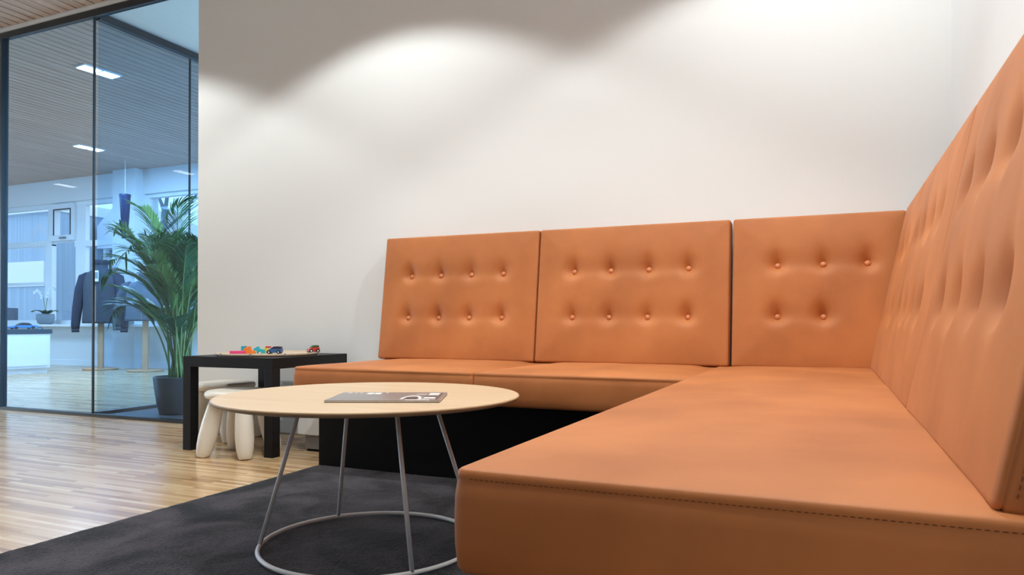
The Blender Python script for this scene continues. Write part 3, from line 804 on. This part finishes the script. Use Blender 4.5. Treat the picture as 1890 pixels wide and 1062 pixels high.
# ================================================================== SHOWROOM
def showroom():
    # white display plinth with dark top
    t = thing('display_counter', 'low white display counter with dark top behind the left glass', 'counter', (-8.74, 5.78, 0), R(82) - PI / 2)
    link_mesh('cabinet', B_(-0.9, 0, -2.4, 0, 0.06, 0.475, 0.006), mat('bluish_white_lacquer', (0.78, 0.83, 0.9), 0.3), t)
    link_mesh('toe_kick', B_(-0.88, -0.03, -2.36, -0.02, 0, 0.06), M['white'], t)
    link_mesh('drawer_front', B_(0, 0.012, -2.3, -0.03, 0.09, 0.42, 0.003), mat('bluish_white_front', (0.80, 0.85, 0.92), 0.3), t)
    link_mesh('counter_top', B_(-0.92, 0.01, -2.42, 0.02, 0.476, 0.53, 0.003), mat('dark_teal_top', (0.03, 0.06, 0.09), 0.4), t)
    def model_car(label, loc, rz, L, col):
        c = thing('model_car', label, 'model car', loc, rz, 'model cars on the display counter')
        Hh, Wd = L * 0.26, L * 0.4
        m_ = mat('model_paint', col, 0.2, coat=0.6)
        bm = bmesh.new(); prism(bm, [(-.5 * L, Hh * .2), (.5 * L, Hh * .2), (.5 * L, Hh * .55), (.36 * L, Hh * .62), (-.2 * L, Hh * .62), (-.47 * L, Hh * .45)], -Wd / 2, Wd / 2)
        bmesh.ops.bevel(bm, geom=bm.edges[:], offset=L * 0.02, segments=2, affect='EDGES'); link_mesh('body', bm, m_, c)
        bm = bmesh.new(); prism(bm, [(-.24 * L, Hh * .58), (.32 * L, Hh * .58), (.18 * L, Hh * .96), (-.05 * L, Hh)], -Wd * .4, Wd * .4)
        bmesh.ops.bevel(bm, geom=bm.edges[:], offset=L * 0.02, segments=2, affect='EDGES'); link_mesh('cabin', bm, M['black'], c)
        for sx in (-.3, .3):
            for sy in (-1, 1):
                bm = bmesh.new(); tube(bm, [(sx * L, sy * Wd * .42, Hh * .24), (sx * L, sy * Wd * .52, Hh * .24)], Hh * .24, 18); link_mesh('wheel', bm, M['black'], c)
    model_car('bright blue model car on the display counter', (-8.87, 5.53, 0.531), R(80), 0.30, (0.05, 0.25, 0.62))
    model_car('small dark model car at the right end of the display counter', (-8.86, 5.725, 0.531), R(70), 0.10, (0.03, 0.06, 0.1))
    # orchid on the sill
    t = thing('potted_orchid', 'white orchid in a rounded grey pot on the window ledge', 'plant', (-10.33, 6.76, SILL + 0.001))
    bm = bmesh.new(); lathe(bm, [(0.07, 0), (0.10, 0.02), (0.118, 0.09), (0.112, 0.15), (0.104, 0.15), (0.108, 0.10), (0.02, 0.12)], 30); link_mesh('pot', bm, mat('grey_pot', (0.22, 0.28, 0.33), 0.5), t, True)
    rnd = random.Random(5)
    lf = mat('orchid_leaf', (0.01, 0.10, 0.04), 0.4)
    for k in range(8):
        a = k * 2 * PI / 8 + rnd.uniform(-.2, .2); bm = bmesh.new(); prev = None
        L_ = rnd.uniform(0.17, 0.27)
        for j in range(7):
            u = j / 6; c = Vector((math.cos(a) * L_ * u, min(math.sin(a) * L_ * u, 0.09), 0.12 + 0.26 * u - 0.20 * u * u)); wd = 0.028 * math.sin(PI * (0.12 + 0.85 * u)); s_ = Vector((-math.sin(a), math.cos(a), 0))
            pr = (c - s_ * wd, c + Vector((0, 0, -0.008)), c + s_ * wd)
            cur = [bm.verts.new(q) for q in pr]
            if prev: bm.faces.new((prev[0], prev[1], cur[1], cur[0])); bm.faces.new((prev[1], prev[2], cur[2], cur[1]))
            prev = cur
        link_mesh('leaf', bm, lf, t, True)
    pet = mat('white_petal', (0.9, 0.92, 0.95), 0.5)
    for sgn, hh in ((-1, 0.44), (1, 0.47)):
        pts = [Vector((sgn * 0.10 * (s ** 1.5) * 2.2, 0, 0.13 + hh * math.sin(PI * 0.62 * s) * 0.85)) for s in [i / 12 for i in range(13)]]
        bm = bmesh.new(); tube(bm, pts, 0.004, 6); sp = link_mesh('flower_spike', bm, mat('spike_green', (0.1, 0.2, 0.06), 0.5), t, True)
        bm = bmesh.new()
        for q in pts[5:]:
            for p5 in range(5):
                a = 2 * PI * p5 / 5 + rnd.uniform(0, .4); c0 = q + Vector((rnd.uniform(-.01, .01), -0.01, -0.015))
                e = c0 + Vector((math.cos(a) * 0.032, -0.006, math.sin(a) * 0.032)); s_ = Vector((-math.sin(a), 0, math.cos(a))) * 0.016; mdl = (c0 + e) / 2 + Vector((0, -0.004, 0))
                vv = [bm.verts.new(z_) for z_ in (c0, mdl - s_, e, mdl + s_)]; bm.faces.new(vv)
        link_mesh('blossom', bm, pet, sp)
    # jackets on wooden stands
    wood = mat('beech_stand', (0.66, 0.36, 0.19), 0.5)
    def jacket_stand(x_, y_, lab_stand, lab_jacket, z0, z1, jc, sc, rz, wdt=1.0, tagged=False, jx=0.0):
        t = thing('garment_stand', lab_stand, 'stand', (x_, y_, 0), rz, 'wooden garment stands in the showroom')
        bm = bmesh.new(); lathe(bm, [(0.20, 0), (0.21, 0.004), (0.21, 0.014), (0.20, 0.018)], 40); link_mesh('base', bm, wood, t)
        link_mesh('pole', B_(-0.032, 0.032, -0.02, 0.02, 0.018, z0 + 0.10, 0.004), wood, t)
        j = thing('jacket', lab_jacket, 'jacket', (x_, y_, 0), rz, 'dark jackets on wooden stands')
        bm = bmesh.new()
        Hh = z1 - z0
        secs = [(z0, .245, .13), (z0 + .03, .25, .135), (z0 + Hh * .3, .235, .125), (z0 + Hh * .55, .24, .125), (z0 + Hh * .72, .235, .115), (z0 + Hh * .82, .19, .10), (z0 + Hh * .87, .11, .08), (z0 + Hh * .90, .08, .075), (z1, .078, .07)]
        rings = []
        for zz, a, b in secs:
            rings.append([bm.verts.new((a * wdt * math.copysign(abs(math.cos(q)) ** .8, math.cos(q)), b * math.copysign(abs(math.sin(q)) ** .8, math.sin(q)) + 0.004 * math.sin(q * 7), zz)) for q in [2 * PI * k / 40 for k in range(40)]])
        for i in range(len(rings) - 1):
            for k in range(40): bm.faces.new((rings[i][k], rings[i][(k + 1) % 40], rings[i + 1][(k + 1) % 40], rings[i + 1][k]))
        bm.faces.new(rings[0][::-1]); bm.faces.new(rings[-1])
        link_mesh('torso', bm, jc, j, True)
        for s in (-1, 1):
            bm = bmesh.new(); zs_ = z0 + Hh * .74
            tube(bm, [(s * .175 * wdt, 0, zs_ + .03), (s * .235 * wdt, 0, zs_ - .0), (s * .285 * wdt, -0.01, zs_ - Hh * .2), (s * .325 * wdt, -0.02, z0 + Hh * .25), (s * .345 * wdt, -0.03, z0 - 0.02), (s * .345 * wdt, -0.03, z0 - 0.075)], [.055, .075, .07, .06, .052, .045], 16)
            slv = link_mesh('sleeve', bm, sc, j, True)
            bm = bmesh.new(); tube(bm, [(s * .345 * wdt, -0.03, z0 - 0.076), (s * .345 * wdt, -0.03, z0 - 0.115)], [.045, .044], 16); link_mesh('cuff', bm, sc, slv, True)
        bm = bmesh.new(); lathe(bm, [(.082, z1 - .035), (.088, z1 - .01), (.084, z1 + .025), (.076, z1 + .025), (.074, z1 - .02)], 28, cap0=False, cap1=False); link_mesh('collar', bm, sc, j, True)
        link_mesh('zip', B_(-0.006, 0.006, -0.140, -0.125, z0 + 0.02, z0 + Hh * .6), M['grey'], j)
        if tagged:
            link_mesh('price_tag', B_(-0.035, 0.045, -0.150, -0.147, z1 - 0.26, z1 - 0.12), M['white'], j)
            link_mesh('tag_print', B_(-0.025, 0.035, -0.1515, -0.150, z1 - 0.225, z1 - 0.14), mat('tag_grey', (0.2, 0.25, 0.3), 0.5), j)
    jc = mat('charcoal_softshell', (0.045, 0.060, 0.085), 0.75); nv = mat('navy_softshell', (0.012, 0.022, 0.05), 0.7); gj = mat('grey_knit', (0.10, 0.13, 0.16), 0.85)
    jacket_stand(-8.70, 6.42, 'wooden garment stand carrying the dark jacket behind the glass joint', 'charcoal jacket with navy sleeves and a hanging tag on the left stand', 0.60, 1.40, jc, nv, 0.45, 0.90, True)
    jacket_stand(-7.88, 6.42, 'wooden garment stand partly hidden by the palm leaves', 'short grey-blue jacket on the right stand, half behind the palm', 0.63, 1.20, gj, jc, 0.55, 0.95)
    # tall dark blue tapered column
    t = thing('pendant_lamp', 'slim tapered dark blue pendant shade hanging in front of the pillar', 'lamp', (-8.17, 6.35, 0))
    bm = bmesh.new(); lathe(bm, [(0.034, 1.68), (0.036, 1.68), (0.063, 2.20), (0.068, 2.215), (0.068, 2.235), (0.01, 2.24)], 32)
    link_mesh('lamp_shade', bm, mat('dark_blue_lacquer', (0.015, 0.035, 0.10), 0.4), t, True)
    bm = bmesh.new(); tube(bm, [(0, 0, 2.238), (0, 0, CEIL)], 0.003, 6); link_mesh('cord', bm, M['white'], t)
    # garden chairs outside on the paving
    for (x_, y_) in ((-17.55, 10.2), (-17.2, 10.75)):
        t = thing('patio_chair', 'slatted dark patio chair outside, nearer the left black post' if x_ < -17.3 else 'slatted dark patio chair outside, right of its twin', 'chair', (x_, y_, -0.05), 2.2, 'patio chairs outside the left window')
        cm = mat('chair_grey', (0.06, 0.10, 0.16), 0.6)
        link_mesh('seat', B_(-.25, .25, -.25, .25, .44, .48), cm, t)
        for a in (-.25, .21):
            for b in (-.25, .21): link_mesh('leg', B_(a, a + .04, b, b + .04, 0, .44), cm, t)
        bm = bmesh.new()
        for k in range(4): box(bm, -.25 + k * .14, -.17 + k * .14, .22, .25, .48, 1.0)
        link_mesh('backrest', bm, cm, t)
    # ceiling light fittings
    le = mat('light_diffuser', (1, 1, 1), 0.5, emit=((0.92, 0.97, 1.0), 9.0))
    def fitting(x_, y_, label, two=True, grp='rectangular ceiling lights in the showroom'):
        t = thing('ceiling_light', label, 'ceiling light', (x_, y_, CEIL - 0.012), R(-5), grp)
        link_mesh('frame', B_(-0.07, 0.07, -0.16, 0.16, 0, 0.013), M['white'], t)
        for a, b in ((-0.145, -0.012), (0.012, 0.145)) if two else ((-0.145, 0.145),):
            link_mesh('diffuser', B_(-0.055, 0.055, a, b, -0.004, 0), le, t)
    fitting(-5.49, 4.02, 'nearest twin-panel ceiling light, cut by the black glass joint')
    fitting(-10.5, -0.77, 'rectangular lobby ceiling light mirrored in the left glass pane', False, 'lobby ceiling lights mirrored in the glazing')
    fitting(-8.1, -0.80, 'rectangular lobby ceiling light mirrored in the glass near the wall end', False, 'lobby ceiling lights mirrored in the glazing')
    fitting(-8.0, 5.74, 'twin-panel ceiling light farther back among the slats')
showroom()

# faint frosted emblem on the left pane: arc and a row of small illegible marks
def emblem():
    m = bpy.data.materials.new('frosted_film'); m.use_nodes = True
    nt = m.node_tree; b = nt.nodes['Principled BSDF']; b.inputs['Base Color'].default_value = (0.9, 0.95, 1, 1); b.inputs['Roughness'].default_value = 0.8; b.inputs['Alpha'].default_value = 0.10
    bm = bmesh.new(); cx, cz = -4.945, 1.185
    for k in range(14):
        a0, a1 = R(30) + R(150) * k / 14, R(30) + R(150) * (k + 1) / 14
        v = [bm.verts.new((cx + r_ * math.cos(a), YG - 0.0056, cz + r_ * math.sin(a))) for r_, a in ((0.10, a0), (0.10, a1), (0.055, a1), (0.055, a0))]
        bm.faces.new(v)
    for k in range(6):
        x_ = cx - 0.09 + k * 0.032
        for (a, b2, c, d) in ((0, 0.008, 0, 0.04), (0.008, 0.02, 0.03 * (k % 2), 0.03 * (k % 2) + 0.009)):
            v = [bm.verts.new((x_ + q, YG - 0.0056, cz - 0.075 + s)) for q, s in ((a, c), (b2, c), (b2, d), (a, d))]; bm.faces.new(v)
    struct('window_film', bm, m, w1)
emblem()
